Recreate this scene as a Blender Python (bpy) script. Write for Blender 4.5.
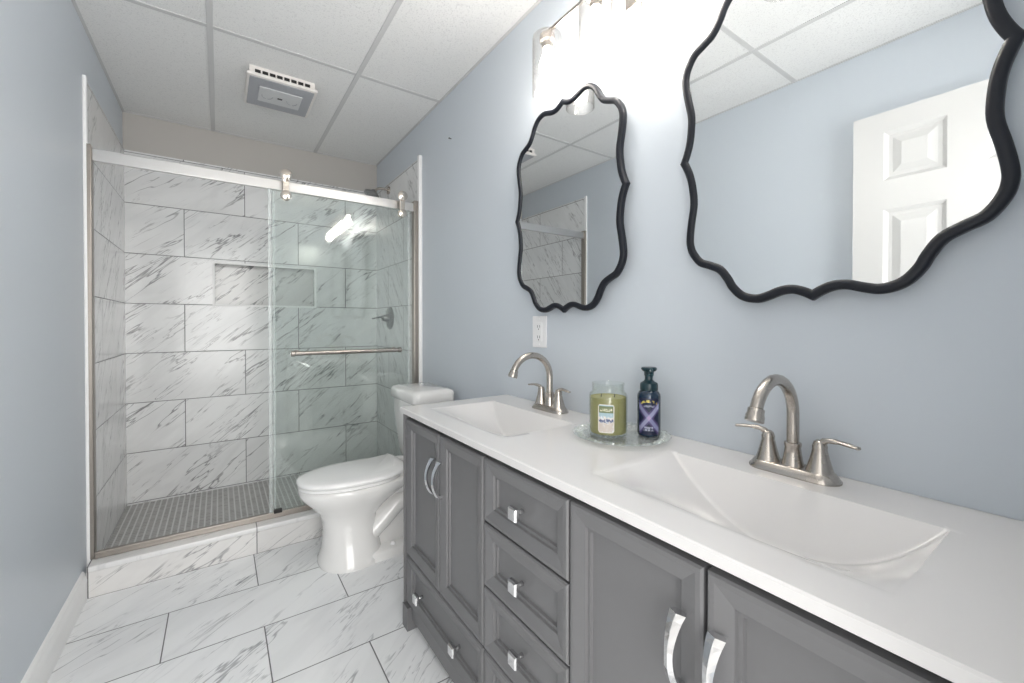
import bpy, bmesh, math, random
from mathutils import Vector, Matrix
random.seed(7)
PI = math.pi
for o in list(bpy.data.objects): bpy.data.objects.remove(o)
SC = bpy.context.scene
COL = SC.collection

# ------------------------------------------------------------------ camera, world, exposure
W, H, YB = 1.60, 2.545, 3.596            # room width, ceiling height, back wall
cd = bpy.data.cameras.new('camera'); cam = bpy.data.objects.new('camera', cd); COL.objects.link(cam)
cd.sensor_fit = 'HORIZONTAL'; cd.sensor_width = 36
cd.lens = 420.86 / 1024 * 36
cd.shift_y = -(341.5 - 327.64) / 1024
cd.clip_start = 0.01
cam.location = (0.4963, 0, 1.2036)
cam.rotation_euler = (math.radians(90 - 0.53), 0, math.radians(-34.808))
SC.camera = cam
SC.view_settings.view_transform = 'Standard'; SC.view_settings.look = 'None'
SC.view_settings.gamma = 1; SC.view_settings.use_curve_mapping = False
SC.cycles.transparent_max_bounces = 32
SC.view_settings.exposure = 1.88
world = bpy.data.worlds.new('world'); SC.world = world; world.use_nodes = True
bg = world.node_tree.nodes['Background']
bg.inputs['Color'].default_value = (1.0, 0.985, 0.96, 1); bg.inputs['Strength'].default_value = 0.7
BULB = 30.0                                # emission of the vanity bulbs
# added fill light, set outside the open doorway behind the camera
ld = bpy.data.lights.new('doorway_fill', 'AREA'); ld.shape = 'RECTANGLE'; ld.size = 1.6; ld.size_y = 1.9
ld.energy = 14.5; ld.color = (1.0, 0.985, 0.96)
lo = bpy.data.objects.new('doorway_fill', ld); COL.objects.link(lo)
lo.location = (0.46, -1.1, 1.35); lo.rotation_euler = (math.radians(90), 0, 0)

# ------------------------------------------------------------------ material helpers
class NT:
    def __init__(s, name):
        s.m = bpy.data.materials.new(name); s.m.use_nodes = True
        s.t = s.m.node_tree; s.n = s.t.nodes; s.l = s.t.links
        s.b = s.n['Principled BSDF']; s.out = s.n['Material Output']
    def put(s, sock, v):
        if hasattr(v, 'is_output'): s.l.new(v, sock)
        elif v is not None:
            if isinstance(v, (tuple, list)) and len(v) == 3 and sock.type == 'RGBA': v = (*v, 1)
            sock.default_value = v
    def math(s, op, a, b=None, c=None, clamp=False):
        n = s.n.new('ShaderNodeMath'); n.operation = op; n.use_clamp = clamp
        for i, v in enumerate((a, b, c)): s.put(n.inputs[i], v)
        return n.outputs[0]
    def coord(s, kind='Object'):
        return s.n.new('ShaderNodeTexCoord').outputs[kind]
    def sep(s, v):
        n = s.n.new('ShaderNodeSeparateXYZ'); s.l.new(v, n.inputs[0]); return n.outputs
    def comb(s, x, y, z=0.0):
        n = s.n.new('ShaderNodeCombineXYZ')
        for i, v in enumerate((x, y, z)): s.put(n.inputs[i], v)
        return n.outputs[0]
    def noise(s, vec, scale, detail=2, rough=.5, dist=0.0):
        n = s.n.new('ShaderNodeTexNoise'); s.put(n.inputs['Vector'], vec)
        for k, v in (('Scale', scale), ('Detail', detail), ('Roughness', rough), ('Distortion', dist)): n.inputs[k].default_value = v
        return n.outputs['Fac']
    def white(s, vec):
        n = s.n.new('ShaderNodeTexWhiteNoise'); n.noise_dimensions = '3D'; s.put(n.inputs['Vector'], vec); return n.outputs
    def smooth(s, v, a, b, lo=0.0, hi=1.0):
        n = s.n.new('ShaderNodeMapRange'); n.interpolation_type = 'SMOOTHSTEP'; s.put(n.inputs[0], v)
        for i, k in enumerate((a, b, lo, hi)): n.inputs[i + 1].default_value = k
        return n.outputs[0]
    def mix(s, f, a, b):
        n = s.n.new('ShaderNodeMix'); n.data_type = 'RGBA'; s.put(n.inputs[0], f); s.put(n.inputs[6], a); s.put(n.inputs[7], b)
        return n.outputs[2]
    def bump(s, h, strength=.2, dist=.001):
        n = s.n.new('ShaderNodeBump'); s.put(n.inputs['Height'], h)
        n.inputs['Strength'].default_value = strength; n.inputs['Distance'].default_value = dist
        s.l.new(n.outputs[0], s.b.inputs['Normal'])
    def set(s, **k):
        for a, v in k.items(): s.put(s.b.inputs[a.replace('_', ' ')], v)

def srgb(r, g, b):
    f = lambda c: c / 12.92 if c <= .04045 else ((c + .055) / 1.055) ** 2.4
    return (f(r / 255), f(g / 255), f(b / 255))

def pm(name, col, rough=.5, metal=0.0, nscale=60, namp=.08, bump=0.0, coat=0.0, spec=.5):
    t = NT(name); c = t.coord(); n = t.noise(c, nscale, 3)
    t.set(Base_Color=col, Metallic=metal, Coat_Weight=coat, Specular_IOR_Level=spec)
    t.put(t.b.inputs['Roughness'], t.math('MULTIPLY_ADD', n, namp, max(0.0, rough - namp / 2), clamp=True))
    if bump: t.bump(n, bump, .001)
    return t.m

def brushed(name, col, rough=.3):
    t = NT(name); c = t.coord(); x, y, z = t.sep(c)
    n = t.noise(t.comb(t.math('MULTIPLY', x, 90), t.math('MULTIPLY', y, 90), t.math('MULTIPLY', z, 300)), 1.0, 3)
    t.set(Base_Color=col, Metallic=1.0)
    t.put(t.b.inputs['Roughness'], t.math('MULTIPLY_ADD', n, .08, rough - .04))
    return t.m

def glassy(name, tint, refl_rough=.0, ior=1.5, extra=0.0, glint=0.0, edge=2.0):
    """thin clear glass: tinted see-through with a fresnel reflection"""
    t = NT(name); t.n.remove(t.b)
    tr = t.n.new('ShaderNodeBsdfTransparent'); tr.inputs[0].default_value = (*tint, 1)
    gl = t.n.new('ShaderNodeBsdfGlossy'); gl.inputs['Roughness'].default_value = refl_rough
    lw = t.n.new('ShaderNodeLayerWeight'); f0 = ((ior - 1) / (ior + 1)) ** 2
    fres = t.math('MULTIPLY_ADD', t.math('POWER', lw.outputs['Facing'], 5.0), 1 - f0, f0)   # same on both faces of the sheet
    mx = t.n.new('ShaderNodeMixShader')
    t.l.new(t.math('ADD', fres, extra, clamp=True), mx.inputs[0])
    t.l.new(t.mix(t.math('POWER', lw.outputs['Facing'], 3.0), tint, tuple(c ** edge for c in tint)), tr.inputs[0])   # longer path through the glass at grazing angles
    body = tr.outputs[0]
    if glint:
        df = t.n.new('ShaderNodeBsdfDiffuse'); df.inputs[0].default_value = (.88, .93, .91, 1); m2 = t.n.new('ShaderNodeMixShader')  # whitish diffuse flecks mixed in as painted glints of the glass
        n = t.noise(t.coord(), 90, 2); t.l.new(t.math('MULTIPLY', t.smooth(n, .40, .62), glint), m2.inputs[0]); t.l.new(body, m2.inputs[1]); t.l.new(df.outputs[0], m2.inputs[2]); body = m2.outputs[0]
        bp = t.n.new('ShaderNodeBump'); bp.inputs['Strength'].default_value = .6; bp.inputs['Distance'].default_value = .004; t.l.new(n, bp.inputs['Height']); t.l.new(bp.outputs[0], gl.inputs['Normal'])
    t.l.new(body, mx.inputs[1]); t.l.new(gl.outputs[0], mx.inputs[2]); t.l.new(mx.outputs[0], t.out.inputs[0])
    return t.m

def marble(name, ua, va, tw, th, u0, v0, odd, ang, base, dark, grout=(.16, .16, .165), gw=.0028, rough=.16, veins=1.0):
    """large marble-look tiles laid in running bond; ua / va pick the axes of the wall or floor"""
    t = NT(name); ax = t.sep(t.coord()); u, v = ax['XYZ'.index(ua)], ax['XYZ'.index(va)]
    rv = t.math('DIVIDE', t.math('SUBTRACT', v, v0), th); row = t.math('FLOOR', rv)
    par = t.math('MODULO', t.math('ADD', row, 100.0), 2.0)
    ru = t.math('DIVIDE', t.math('SUBTRACT', t.math('SUBTRACT', u, u0), t.math('MULTIPLY', par, odd)), tw); col = t.math('FLOOR', ru)
    fu, fv = t.math('FRACT', ru), t.math('FRACT', rv)
    du = t.math('MULTIPLY', t.math('MINIMUM', fu, t.math('SUBTRACT', 1.0, fu)), tw)
    dv = t.math('MULTIPLY', t.math('MINIMUM', fv, t.math('SUBTRACT', 1.0, fv)), th)
    d = t.math('MINIMUM', du, dv); g = t.smooth(d, gw * .5, gw, 1.0, 0.0)
    wn = t.white(t.comb(row, col, 3.7)); rx, ry, rz = t.sep(wn['Color'])
    ca, sa = math.cos(ang), math.sin(ang)
    a = t.math('ADD', t.math('MULTIPLY', u, ca), t.math('MULTIPLY', v, sa))
    b = t.math('SUBTRACT', t.math('MULTIPLY', v, ca), t.math('MULTIPLY', u, sa))
    off = t.math('MULTIPLY', rx, 37.0); off2 = t.math('MULTIPLY', ry, 53.0)
    def layer(sa_, sb_, zz, detail, dist, w0, w1, scale=1.0):
        vec = t.comb(t.math('MULTIPLY_ADD', a, sa_, off), t.math('MULTIPLY_ADD', b, sb_, off2), t.math('MULTIPLY_ADD', rz, 9.0, zz))
        n = t.noise(vec, scale, detail, .58, dist)
        return t.smooth(t.math('ABSOLUTE', t.math('SUBTRACT', n, .5)), w0, w1, 1.0, 0.0)
    mask = t.smooth(t.noise(t.comb(t.math('MULTIPLY_ADD', a, 3.0, off2), t.math('MULTIPLY_ADD', b, 5.0, off), 1.3), 1.0, 2), .38, .60)
    mask2 = t.smooth(t.noise(t.comb(t.math('MULTIPLY_ADD', a, 4.0, off), t.math('MULTIPLY_ADD', b, 7.0, off2), 8.3), 1.0, 2), .43, .64)
    v1 = t.math('MULTIPLY', layer(1.0, 7.5, 0.0, 4, .24, .001, .014), mask)
    v2 = t.math('MULTIPLY', layer(1.9, 15.0, 4.0, 4, .28, .001, .016), mask2)
    cl = t.math('MULTIPLY', layer(1.2, 4.2, 7.0, 4, .5, .0, .10), .10)
    vv = t.math('ADD', t.math('MULTIPLY', v1, 1.0), t.math('ADD', t.math('MULTIPLY', v2, .75), cl))
    vv = t.math('MULTIPLY', vv, veins, clamp=True)
    tint = t.mix(ry, base, tuple(c * .94 for c in base))
    c = t.mix(vv, tint, dark); c = t.mix(g, c, grout)
    t.set(Base_Color=c); t.put(t.b.inputs['Roughness'], t.mix(g, (rough,) * 3, (.8,) * 3)); t.bump(t.math('MULTIPLY', g, -1.0), .5, .002)
    return t.m

# ------------------------------------------------------------------ geometry helpers
class MB:
    def __init__(s): s.bm = bmesh.new(); s.mi = 0
    def faces(s, vs, fs, smooth=False, mi=0):
        bv = [s.bm.verts.new(v) for v in vs]
        for f in fs:
            try: q = s.bm.faces.new([bv[i] for i in f]); q.smooth = smooth; q.material_index = mi
            except ValueError: pass
        return bv
    def box(s, a, b, bev=0.0, seg=2, mi=0):
        x0, y0, z0 = (min(p, q) for p, q in zip(a, b)); x1, y1, z1 = (max(p, q) for p, q in zip(a, b))
        t = bmesh.new(); bmesh.ops.create_cube(t, size=1)
        for v in t.verts: v.co = Vector(((x0 + x1) / 2 + v.co.x * (x1 - x0), (y0 + y1) / 2 + v.co.y * (y1 - y0), (z0 + z1) / 2 + v.co.z * (z1 - z0)))
        if bev > 0: bmesh.ops.bevel(t, geom=t.edges[:] + t.verts[:], offset=bev, segments=seg, affect='EDGES', profile=.5)
        s.merge(t, mi); return s
    def merge(s, t, mi=0, mat=None, smooth=None):
        t.verts.index_update(); m = {}
        for v in t.verts: m[v.index] = s.bm.verts.new(mat @ v.co if mat else v.co)
        for f in t.faces:
            q = s.bm.faces.new([m[v.index] for v in f.verts]); q.smooth = f.smooth if smooth is None else smooth; q.material_index = mi
        t.free()
    def rings(s, rings, cap0=True, cap1=True, smooth=True, close=True, mi=0):
        n = len(rings[0]); rv = [[s.bm.verts.new(p) for p in r] for r in rings]
        for i in range(len(rv) - 1):
            for j in range(n if close else n - 1):
                k = (j + 1) % n
                f = s.bm.faces.new((rv[i][j], rv[i][k], rv[i + 1][k], rv[i + 1][j])); f.smooth = smooth; f.material_index = mi
        if cap0: f = s.bm.faces.new(rv[0][::-1]); f.material_index = mi
        if cap1: f = s.bm.faces.new(rv[-1]); f.material_index = mi
        return s
    def lathe(s, prof, c=(0, 0, 0), axis='Z', n=32, cap0=True, cap1=True, mi=0):
        R = []
        for r, h in prof:
            ring = []
            for i in range(n):
                a = 2 * PI * i / n; p, q = r * math.cos(a), r * math.sin(a)
                ring.append({'Z': (c[0] + p, c[1] + q, c[2] + h), 'X': (c[0] + h, c[1] + p, c[2] + q), 'Y': (c[0] + q, c[1] + h, c[2] + p)}[axis])
            R.append(ring)
        return s.rings(R, cap0, cap1, mi=mi)
    def tube(s, path, r, n=14, flat=None, caps=True, up=(0, 0, 1)):
        P = [Vector(p) for p in path]; R = []
        prev = None
        for i, p in enumerate(P):
            d = (P[min(i + 1, len(P) - 1)] - P[max(i - 1, 0)]).normalized()
            if prev is None:
                u = Vector(up); u = u - d * u.dot(d)
                if u.length < 1e-4: u = Vector((1, 0, 0)) - d * d.x
            else: u = prev - d * prev.dot(d)
            u.normalize(); prev = u; w = d.cross(u)
            ri = r[i] if isinstance(r, (list, tuple)) else r
            if not isinstance(ri, (list, tuple)): ri = (ri, ri)
            R.append([tuple(p + w * (ri[0] * math.cos(2 * PI * k / n)) + u * (ri[1] * math.sin(2 * PI * k / n))) for k in range(n)])
        return s.rings(R, caps, caps)
    def prism(s, outline, fn, d0, d1, smooth=False):
        """outline of 2D points, fn(p, d) -> 3D"""
        return s.rings([[fn(p, d0) for p in outline], [fn(p, d1) for p in outline]], smooth=smooth)
    def build(s, name, mat, parent=None, sharp=None, fixn=True):
        if fixn: bmesh.ops.recalc_face_normals(s.bm, faces=s.bm.faces[:])
        me = bpy.data.meshes.new(name); s.bm.to_mesh(me); s.bm.free()
        for m in (mat if isinstance(mat, (list, tuple)) else [mat]): me.materials.append(m)
        o = bpy.data.objects.new(name, me); COL.objects.link(o)
        if parent: o.parent = parent
        if sharp is not None: me.set_sharp_from_angle(angle=math.radians(sharp))
        return o

def shade(o, ang=35):
    for p in o.data.polygons: p.use_smooth = True
    o.data.set_sharp_from_angle(angle=math.radians(ang)); return o

def thing(name, label, cat, loc=(0, 0, 0), group=None):
    o = bpy.data.objects.new(name, None); COL.objects.link(o); o.location = loc; o.empty_display_size = .05
    o['label'] = label; o['category'] = cat
    if group: o['group'] = group
    return o

def tag(o, label, cat, group=None):
    o['label'] = label; o['category'] = cat
    if group: o['group'] = group
    return o

def struct(o): o['kind'] = 'structure'; return o

def copy_tree(o, parent=None):
    c = o.copy(); COL.objects.link(c); c.parent = parent
    for ch in list(o.children): copy_tree(ch, c)
    return c

def crom(pts, k=6, closed=False):
    out = []; n = len(pts)
    for i in range(n if closed else n - 1):
        p = [Vector(pts[(i + j) % n] if closed else pts[min(max(i + j, 0), n - 1)]) for j in (-1, 0, 1, 2)]
        for q in range(k):
            t = q / k
            out.append(tuple(.5 * ((2 * p[1]) + (p[2] - p[0]) * t + (2 * p[0] - 5 * p[1] + 4 * p[2] - p[3]) * t * t + (3 * p[1] - p[0] - 3 * p[2] + p[3]) * t ** 3)))
    if not closed: out.append(tuple(pts[-1]))
    return out

# ------------------------------------------------------------------ materials
M = {}
M['paint'] = pm('wall_paint', (.60, .648, .70), .40, nscale=140, bump=.05)
M['back_warm'] = pm('back_wall_warm_grey', (.50, .48, .455), .55, nscale=140, bump=.05)  # warmer, darker grey for the back wall alone
M['trim'] = pm('white_trim_paint', (.90, .90, .90), .35)
M['doorpaint'] = pm('white_door_paint', (.70, .695, .685), .38)
M['tileback'] = marble('marble_tile_back', 'X', 'Z', .69, .3195, -.04 + .345 * 0 + .0, .056, .345, math.radians(40), (.86, .865, .87), (.27, .27, .28), veins=.9)
M['tileside'] = marble('marble_tile_side', 'Y', 'Z', .66, .3195, 2.62, .056, .33, math.radians(52), (.86, .865, .87), (.28, .28, .29), veins=.7)
M['tilefloor'] = marble('marble_tile_floor', 'X', 'Y', .64, .3185, -.323, .016, .32, math.radians(40), (.89, .90, .91), (.32, .33, .35), veins=.75)
M['tilecurb'] = marble('marble_tile_curb', 'X', 'Z', .635, .40, .017, -.28, .318, math.radians(30), (.78, .77, .76), (.28, .28, .29), veins=.8)
M['marbleplain'] = marble('marble_cap', 'X', 'Y', .635, 3.0, .017, 1.0, .0, math.radians(20), (.82, .82, .82), (.4, .4, .41), veins=.5)
M['nichetile'] = marble('marble_niche', 'X', 'Z', 3.0, 3.0, -.6, -.5, .0, math.radians(42), (.78, .775, .77), (.20, .20, .21))
M['nickel'] = brushed('brushed_nickel', (.50, .46, .42), .26)
M['track'] = brushed('satin_nickel_track', (.34, .31, .28), .34)
M['rail'] = brushed('polished_rail', (.62, .61, .60), .30)
M['rollern'] = brushed('roller_nickel', (.74, .67, .60), .16)
M['chrome'] = pm('chrome', (.78, .78, .79), .08, 1.0, namp=.04)
M['dknickel'] = brushed('dark_nickel', (.30, .30, .30), .28)
M['black'] = pm('black_rubber', (.012, .012, .012), .5)
M['mirrorframe'] = pm('mirror_frame_lacquer', (.008, .010, .016), .42, nscale=90, bump=.05, spec=.35)
M['mirror'] = pm('mirror_silver', (.86, .88, .885), .0, 1.0, namp=.0)
M['ceramic'] = pm('white_ceramic', (.79, .785, .775), .10, nscale=8, namp=.03, coat=.3)
M['seat'] = pm('white_seat_plastic', (.88, .88, .88), .18, namp=.03)
M['counter'] = pm('cultured_marble_white', (.68, .67, .668), .16, nscale=10, namp=.04, coat=.2)
M['cab'] = pm('grey_cabinet_paint', (.150, .150, .155), .38, nscale=30, namp=.06)
M['cabin'] = pm('cabinet_inside', (.05, .05, .052), .6)
M['glass'] = glassy('shower_glass', (.974, .990, .983), .035, 1.55)
def sealmat():
    t = NT('clear_vinyl_seal'); t.set(Base_Color=(.80, .86, .86), Roughness=.25)
    tr = t.n.new('ShaderNodeBsdfTransparent'); mx = t.n.new('ShaderNodeMixShader'); n = t.noise(t.coord(), 30)
    t.l.new(t.math('MULTIPLY_ADD', n, .1, .22), mx.inputs[0]); t.l.new(tr.outputs[0], mx.inputs[1]); t.l.new(t.b.outputs[0], mx.inputs[2]); t.l.new(mx.outputs[0], t.out.inputs[0]); return t.m
M['glassedge'] = sealmat()
M['clear'] = glassy('clear_glass', (.97, .985, .975), .0, 1.5)
M['shadeglass'] = glassy('lamp_shade_glass', (.96, .955, .95), .0, 1.5, .02, 0.0, 9.0)
M['outlet'] = pm('white_outlet_plastic', (.85, .85, .86), .3)
M['outletdark'] = pm('outlet_slot', (.08, .08, .08), .5)
M['fan'] = pm('fan_plastic', (.80, .77, .74), .4)
M['fangrey'] = pm('fan_grille_grey', (.40, .41, .44), .5)
M['fanlens'] = pm('fan_light_lens', (.62, .63, .64), .3)
M['wax'] = pm('pale_green_wax', (.30, .28, .11), .5, nscale=20)
M['waxtop'] = pm('wax_top', (.62, .58, .22), .45)
M['soap'] = pm('dark_blue_bottle', (.010, .028, .055), .12, namp=.03, coat=.4)
M['pump'] = pm('dark_teal_pump', (.006, .030, .040), .3)
def emis(name, col, st):
    t = NT(name); t.n.remove(t.b); e = t.n.new('ShaderNodeEmission'); e.inputs[0].default_value = (*col, 1); e.inputs[1].default_value = st
    t.l.new(e.outputs[0], t.out.inputs[0]); return t.m
M['bulb'] = emis('lit_bulb', (1.0, .95, .88), BULB)

def ceiling_mat():
    t = NT('ceiling_tile_board'); c = t.coord()
    n = t.noise(c, 260, 3, .6); f = t.smooth(t.noise(c, 170, 2, .5, .5), .34, .44, 1.0, 0.0)
    v = t.math('ADD', t.math('MULTIPLY', n, .4), t.math('MULTIPLY', f, .55))
    t.set(Base_Color=t.mix(v, (.90, .90, .89), (.68, .68, .68)), Roughness=.9); t.bump(t.math('MULTIPLY', v, -1.0), .5, .003); return t.m
M['ceil'] = ceiling_mat()
M['tee'] = pm('ceiling_grid_paint', (.62, .62, .62), .45)

def mosaic_mat():
    t = NT('grey_floor_mosaic'); x, y, z = t.sep(t.coord())
    px, py = .030, .024
    rx = t.math('DIVIDE', x, px); cx = t.math('FLOOR', rx)
    ry = t.math('ADD', t.math('DIVIDE', y, py), t.math('MULTIPLY', t.math('MODULO', t.math('ADD', cx, 100.0), 2.0), .5))
    fx, fy = t.math('FRACT', rx), t.math('FRACT', ry)
    dx = t.math('MULTIPLY', t.math('MINIMUM', fx, t.math('SUBTRACT', 1.0, fx)), px)
    dy = t.math('MULTIPLY', t.math('MINIMUM', fy, t.math('SUBTRACT', 1.0, fy)), py)
    g = t.math('MAXIMUM', t.smooth(dx, .003, .005, 1.0, 0.0), t.smooth(dy, .0012, .0025, .7, 0.0))
    w = t.white(t.comb(cx, t.math('FLOOR', ry), 1.0))
    base = t.mix(w['Value'], (.32, .31, .30), (.44, .43, .42))
    t.set(Base_Color=t.mix(g, base, (.68, .68, .67)), Roughness=.35); t.bump(t.math('MULTIPLY', g, -1.0), .6, .002); return t.m
M['mosaic'] = mosaic_mat()

# ------------------------------------------------------------------ room shell
m = MB(); m.box((-.3, -1.3, -.12), (W + .3, 2.60, 0)); struct(m.build('floor', M['tilefloor']))
m = MB(); m.box((-.12, -.15, 0), (0, YB + .12, H + .15)); wl = struct(m.build('wall_left', M['paint']))
m = MB(); m.box((W, -.15, 0), (W + .12, YB + .12, H + .15)); wr = struct(m.build('wall_right', M['paint']))
NX0, NX1, NZ0, NZ1 = .461, 1.120, 1.329, 1.635            # shower niche
m = MB()
for a, b in (((0, 0), (W, NZ0)), ((0, NZ1), (W, H + .15)), ((0, NZ0), (NX0, NZ1)), ((NX1, NZ0), (W, NZ1))):
    m.box((a[0], YB, a[1]), (b[0], YB + .12, b[1]))
wb = struct(m.build('wall_back', M['back_warm']))
# near wall with the doorway the camera stands in
DX0, DX1, DZ = .03, .93, 2.22
m = MB(); m.box((-.12, -.15, DZ), (W + .12, -.03, H + .15)); m.box((-.12, -.15, 0), (DX0, -.03, DZ)); m.box((DX1, -.15, 0), (W + .12, -.03, DZ))
struct(m.build('wall_near', M['paint']))
m = MB()
m.box((DX1, -.151, 0), (DX1 + .018, -.03 + .012, DZ + .06), .003); m.box((DX0, -.151, DZ), (DX1 + .018, -.018, DZ + .06), .003)
struct(m.build('trim_1', M['trim']))

# suspended ceiling: panels lie in a grid of tees
m = MB(); m.box((0, -.15, H + .03), (W, YB, H + .12)); ce = struct(m.build('ceiling', M['ceil']))
xs = [0, .468, 1.117, W]; ys = [-.03, 1.03, 2.345, YB]
for i in range(3):
    for j in range(3):
        m = MB(); m.box((xs[i] + .003, ys[j] + .003, H), (xs[i + 1] - .003, ys[j + 1] - .003, H + .016)); m.build('ceiling_panel', M['ceil'], ce)
for x in xs[1:3]:
    m = MB(); m.box((x - .012, -.03, H - .004), (x + .012, YB, H + .0005), .0008, 1); m.build('grid_tee', M['tee'], ce)
for y in ys[1:3]:
    for i in range(3):
        m = MB(); m.box((xs[i] + .0125, y - .012, H - .003), (xs[i + 1] - .0125, y + .012, H + .0005), .0008, 1); m.build('cross_tee', M['tee'], ce)
for a, b in (((0, -.03), (.012, YB)), ((W - .012, -.03), (W, YB)), ((.012, YB - .012), (W - .012, YB))):
    m = MB(); m.box((a[0], a[1], H - .004), (b[0], b[1], H + .0005)); m.build('wall_angle', M['tee'], ce)

# shower tile surround, niche
TY0, TZ1 = 2.645, 2.305                                     # front edge and top of the tiling on the side walls
T = .008
m = MB(); m.box((0, TY0, 0), (T, YB, TZ1), .001, 1); m.build('tile_surround', M['tileside'], wl)
m = MB(); m.box((0, TY0 - .012, .0), (T + .006, TY0 + .012, TZ1 + .008), .004); m.build('tile_edge', M['trim'], wl)
m = MB(); m.box((W - T, TY0, 0), (W, YB, TZ1), .001, 1); m.build('tile_surround', M['tileside'], wr)
m = MB(); m.box((W - T - .016, TY0 - .022, .0), (W, TY0 + .006, TZ1 + .008), .004); m.build('tile_edge', M['trim'], wr)
m = MB()
for a, b in (((T, 0), (W - T, NZ0)), ((T, NZ1), (W - T, TZ1)), ((T, NZ0), (NX0, NZ1)), ((NX1, NZ0), (W - T, NZ1))):
    m.box((a[0], YB - T, a[1]), (b[0], YB, b[1]))
m.build('tile_surround', M['tileback'], wb); m = MB()
m.box((NX0, YB + .092, NZ0), (NX1, YB + .10, NZ1))
for z in (NZ0, NZ1): m.box((NX0, YB - .0, z - .004 if z == NZ1 else z), (NX1, YB + .092, z if z == NZ1 else z + .004))
for x in (NX0, NX1): m.box((x - .004 if x == NX1 else x, YB, NZ0), (x if x == NX1 else x + .004, YB + .092, NZ1))
m.build('niche_lining', M['nichetile'], wb)
m = MB(); e = .011; y0, y1 = YB - T - .004, YB + .006
m.box((NX0 - .002, y0, NZ0 - .002), (NX1 + .002, y1, NZ0 + e)); m.box((NX0 - .002, y0, NZ1 - e), (NX1 + .002, y1, NZ1 + .002))
m.box((NX0 - .002, y0, NZ0 + e), (NX0 + e, y1, NZ1 - e)); m.box((NX1 - e, y0, NZ0 + e), (NX1 + .002, y1, NZ1 - e))
m.build('niche_frame', M['trim'], wb)

# shower curb and floor
CY0, CY1 = 2.565, 2.70
cb = thing('shower_curb', 'low marble tiled curb across the front of the shower', 'shower curb', (0, 0, 0))
m = MB(); m.box((T + .004, CY0, 0), (W, CY1, .112)); m.build('curb_face', M['tilecurb'], cb)
m = MB(); m.box((T + .004, CY0 - .004, .112), (W, CY1 + .004, .138), .006); m.build('curb_cap', M['marbleplain'], cb)
m = MB(); m.box((T, CY1 + .004, 0), (W - T, YB - T, .044)); tag(m.build('shower_floor', M['mosaic']), 'grey mosaic tiled floor inside the glass shower', 'shower floor')

# baseboards
def baseboard(name, y0, y1, x0, sgn):
    prof = [(0, 0), (.016, 0), (.016, .085), (.013, .098), (.010, .105), (.010, .113), (.006, .122), (0, .126)]
    m = MB(); m.rings([[(x0 + sgn * a, y, z) for a, z in prof] for y in (y0, y1)], smooth=False)
    return struct(m.build(name, M['trim']))
baseboard('baseboard_left', -.03, CY0 - .002, 0, 1)
baseboard('baseboard_right', 1.64, CY0 - .002, W, -1)

# ------------------------------------------------------------------ panelled door, folded back against the left wall
def panel_door():
    d = struct(bpy.data.objects.new('door_1', None)); COL.objects.link(d); d.location = (.035, 0.0, .012)
    Wd, Hd, th = .745, 2.18, .038
    m = MB(); m.box((0, 0, 0), (th, Wd, Hd), .002)
    # moulded panels on the room side (x = th)
    pcols = [(.095, .305), (.42, .63)]; prows = [(.22, .80), (.93, 1.725), (1.86, 2.085)]
    m.bm.free(); m = MB()
    ysv = [0, .095, .305, .42, .63, Wd]; zsv = [0, .22, .80, .93, 1.725, 1.86, 2.085, Hd]
    for i in range(5):
        for j in range(7):
            y0, y1, z0, z1 = ysv[i], ysv[i + 1], zsv[j], zsv[j + 1]
            if i in (1, 3) and j in (1, 3, 5):
                steps = [(0, 0), (.006, -.004), (.016, -.012), (.030, -.012), (.062, -.003)]
                R = [[(th + dx, y0 + k, z0 + k), (th + dx, y1 - k, z0 + k), (th + dx, y1 - k, z1 - k), (th + dx, y0 + k, z1 - k)] for k, dx in steps]
                m.rings(R, cap0=False, smooth=False)
            else: m.faces([(th, y0, z0), (th, y1, z0), (th, y1, z1), (th, y0, z1)], [(0, 1, 2, 3)])
    m.faces([(0, 0, 0), (0, Wd, 0), (0, Wd, Hd), (0, 0, Hd), (th, 0, 0), (th, Wd, 0), (th, Wd, Hd), (th, 0, Hd)],
            [(0, 3, 2, 1), (0, 1, 5, 4), (1, 2, 6, 5), (2, 3, 7, 6), (3, 0, 4, 7)])
    m.build('door_slab', M['doorpaint'], d)
    m = MB(); m.lathe([(.030, 0), (.030, .006), (.012, .010), (.012, .030), (.026, .042), (.029, .055), (.024, .068), (.010, .073)], (th, .69, .96), 'X'); m.build('door_knob', M['nickel'], d)
    for z in (.25, 1.09, 1.93):
        m = MB(); m.box((-.004, -.012, z - .045), (.030, .001, z + .045), .002); m.build('hinge', M['nickel'], d)
panel_door()

# ------------------------------------------------------------------ shower enclosure
fr = thing('shower_door_frame', 'nickel shower door frame with top rail, side jambs and fixed glass pane', 'shower frame', (0, 2.66, .138))
RZ0, RZ1 = 1.942 - .138, 1.997 - .138
m = MB(); m.box((.026, -.012, RZ0), (W - .050, .012, RZ1), .003); m.build('top_rail', M['rail'], fr)
for x0, x1 in ((T + .0005, .027), (W - .052, W - .020)):
    m = MB(); m.box((x0, -.026, 0), (x1, .022, RZ1 + .014), .003); m.build('side_jamb', M['track'], fr)
m = MB(); m.box((W - .020, -.010, 0), (W - T - .0005, .020, RZ1 + .006), .001); m.build('wall_channel', M['track'], fr)
m = MB(); m.box((.027, -.030, 0), (W - .052, .040, .012), .002); m.box((.027, -.030, .012), (W - .052, -.020, .030), .002); m.build('bottom_track', M['track'], fr)
m = MB(); m.box((.750, .018, .014), (W - .054, .026, RZ0 + .02)); m.build('fixed_glass', M['glass'], fr)
m = MB(); m.box((.740, .016, .014), (.752, .028, RZ0 + .02), .001); m.build('edge_seal', M['glassedge'], fr)
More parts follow.
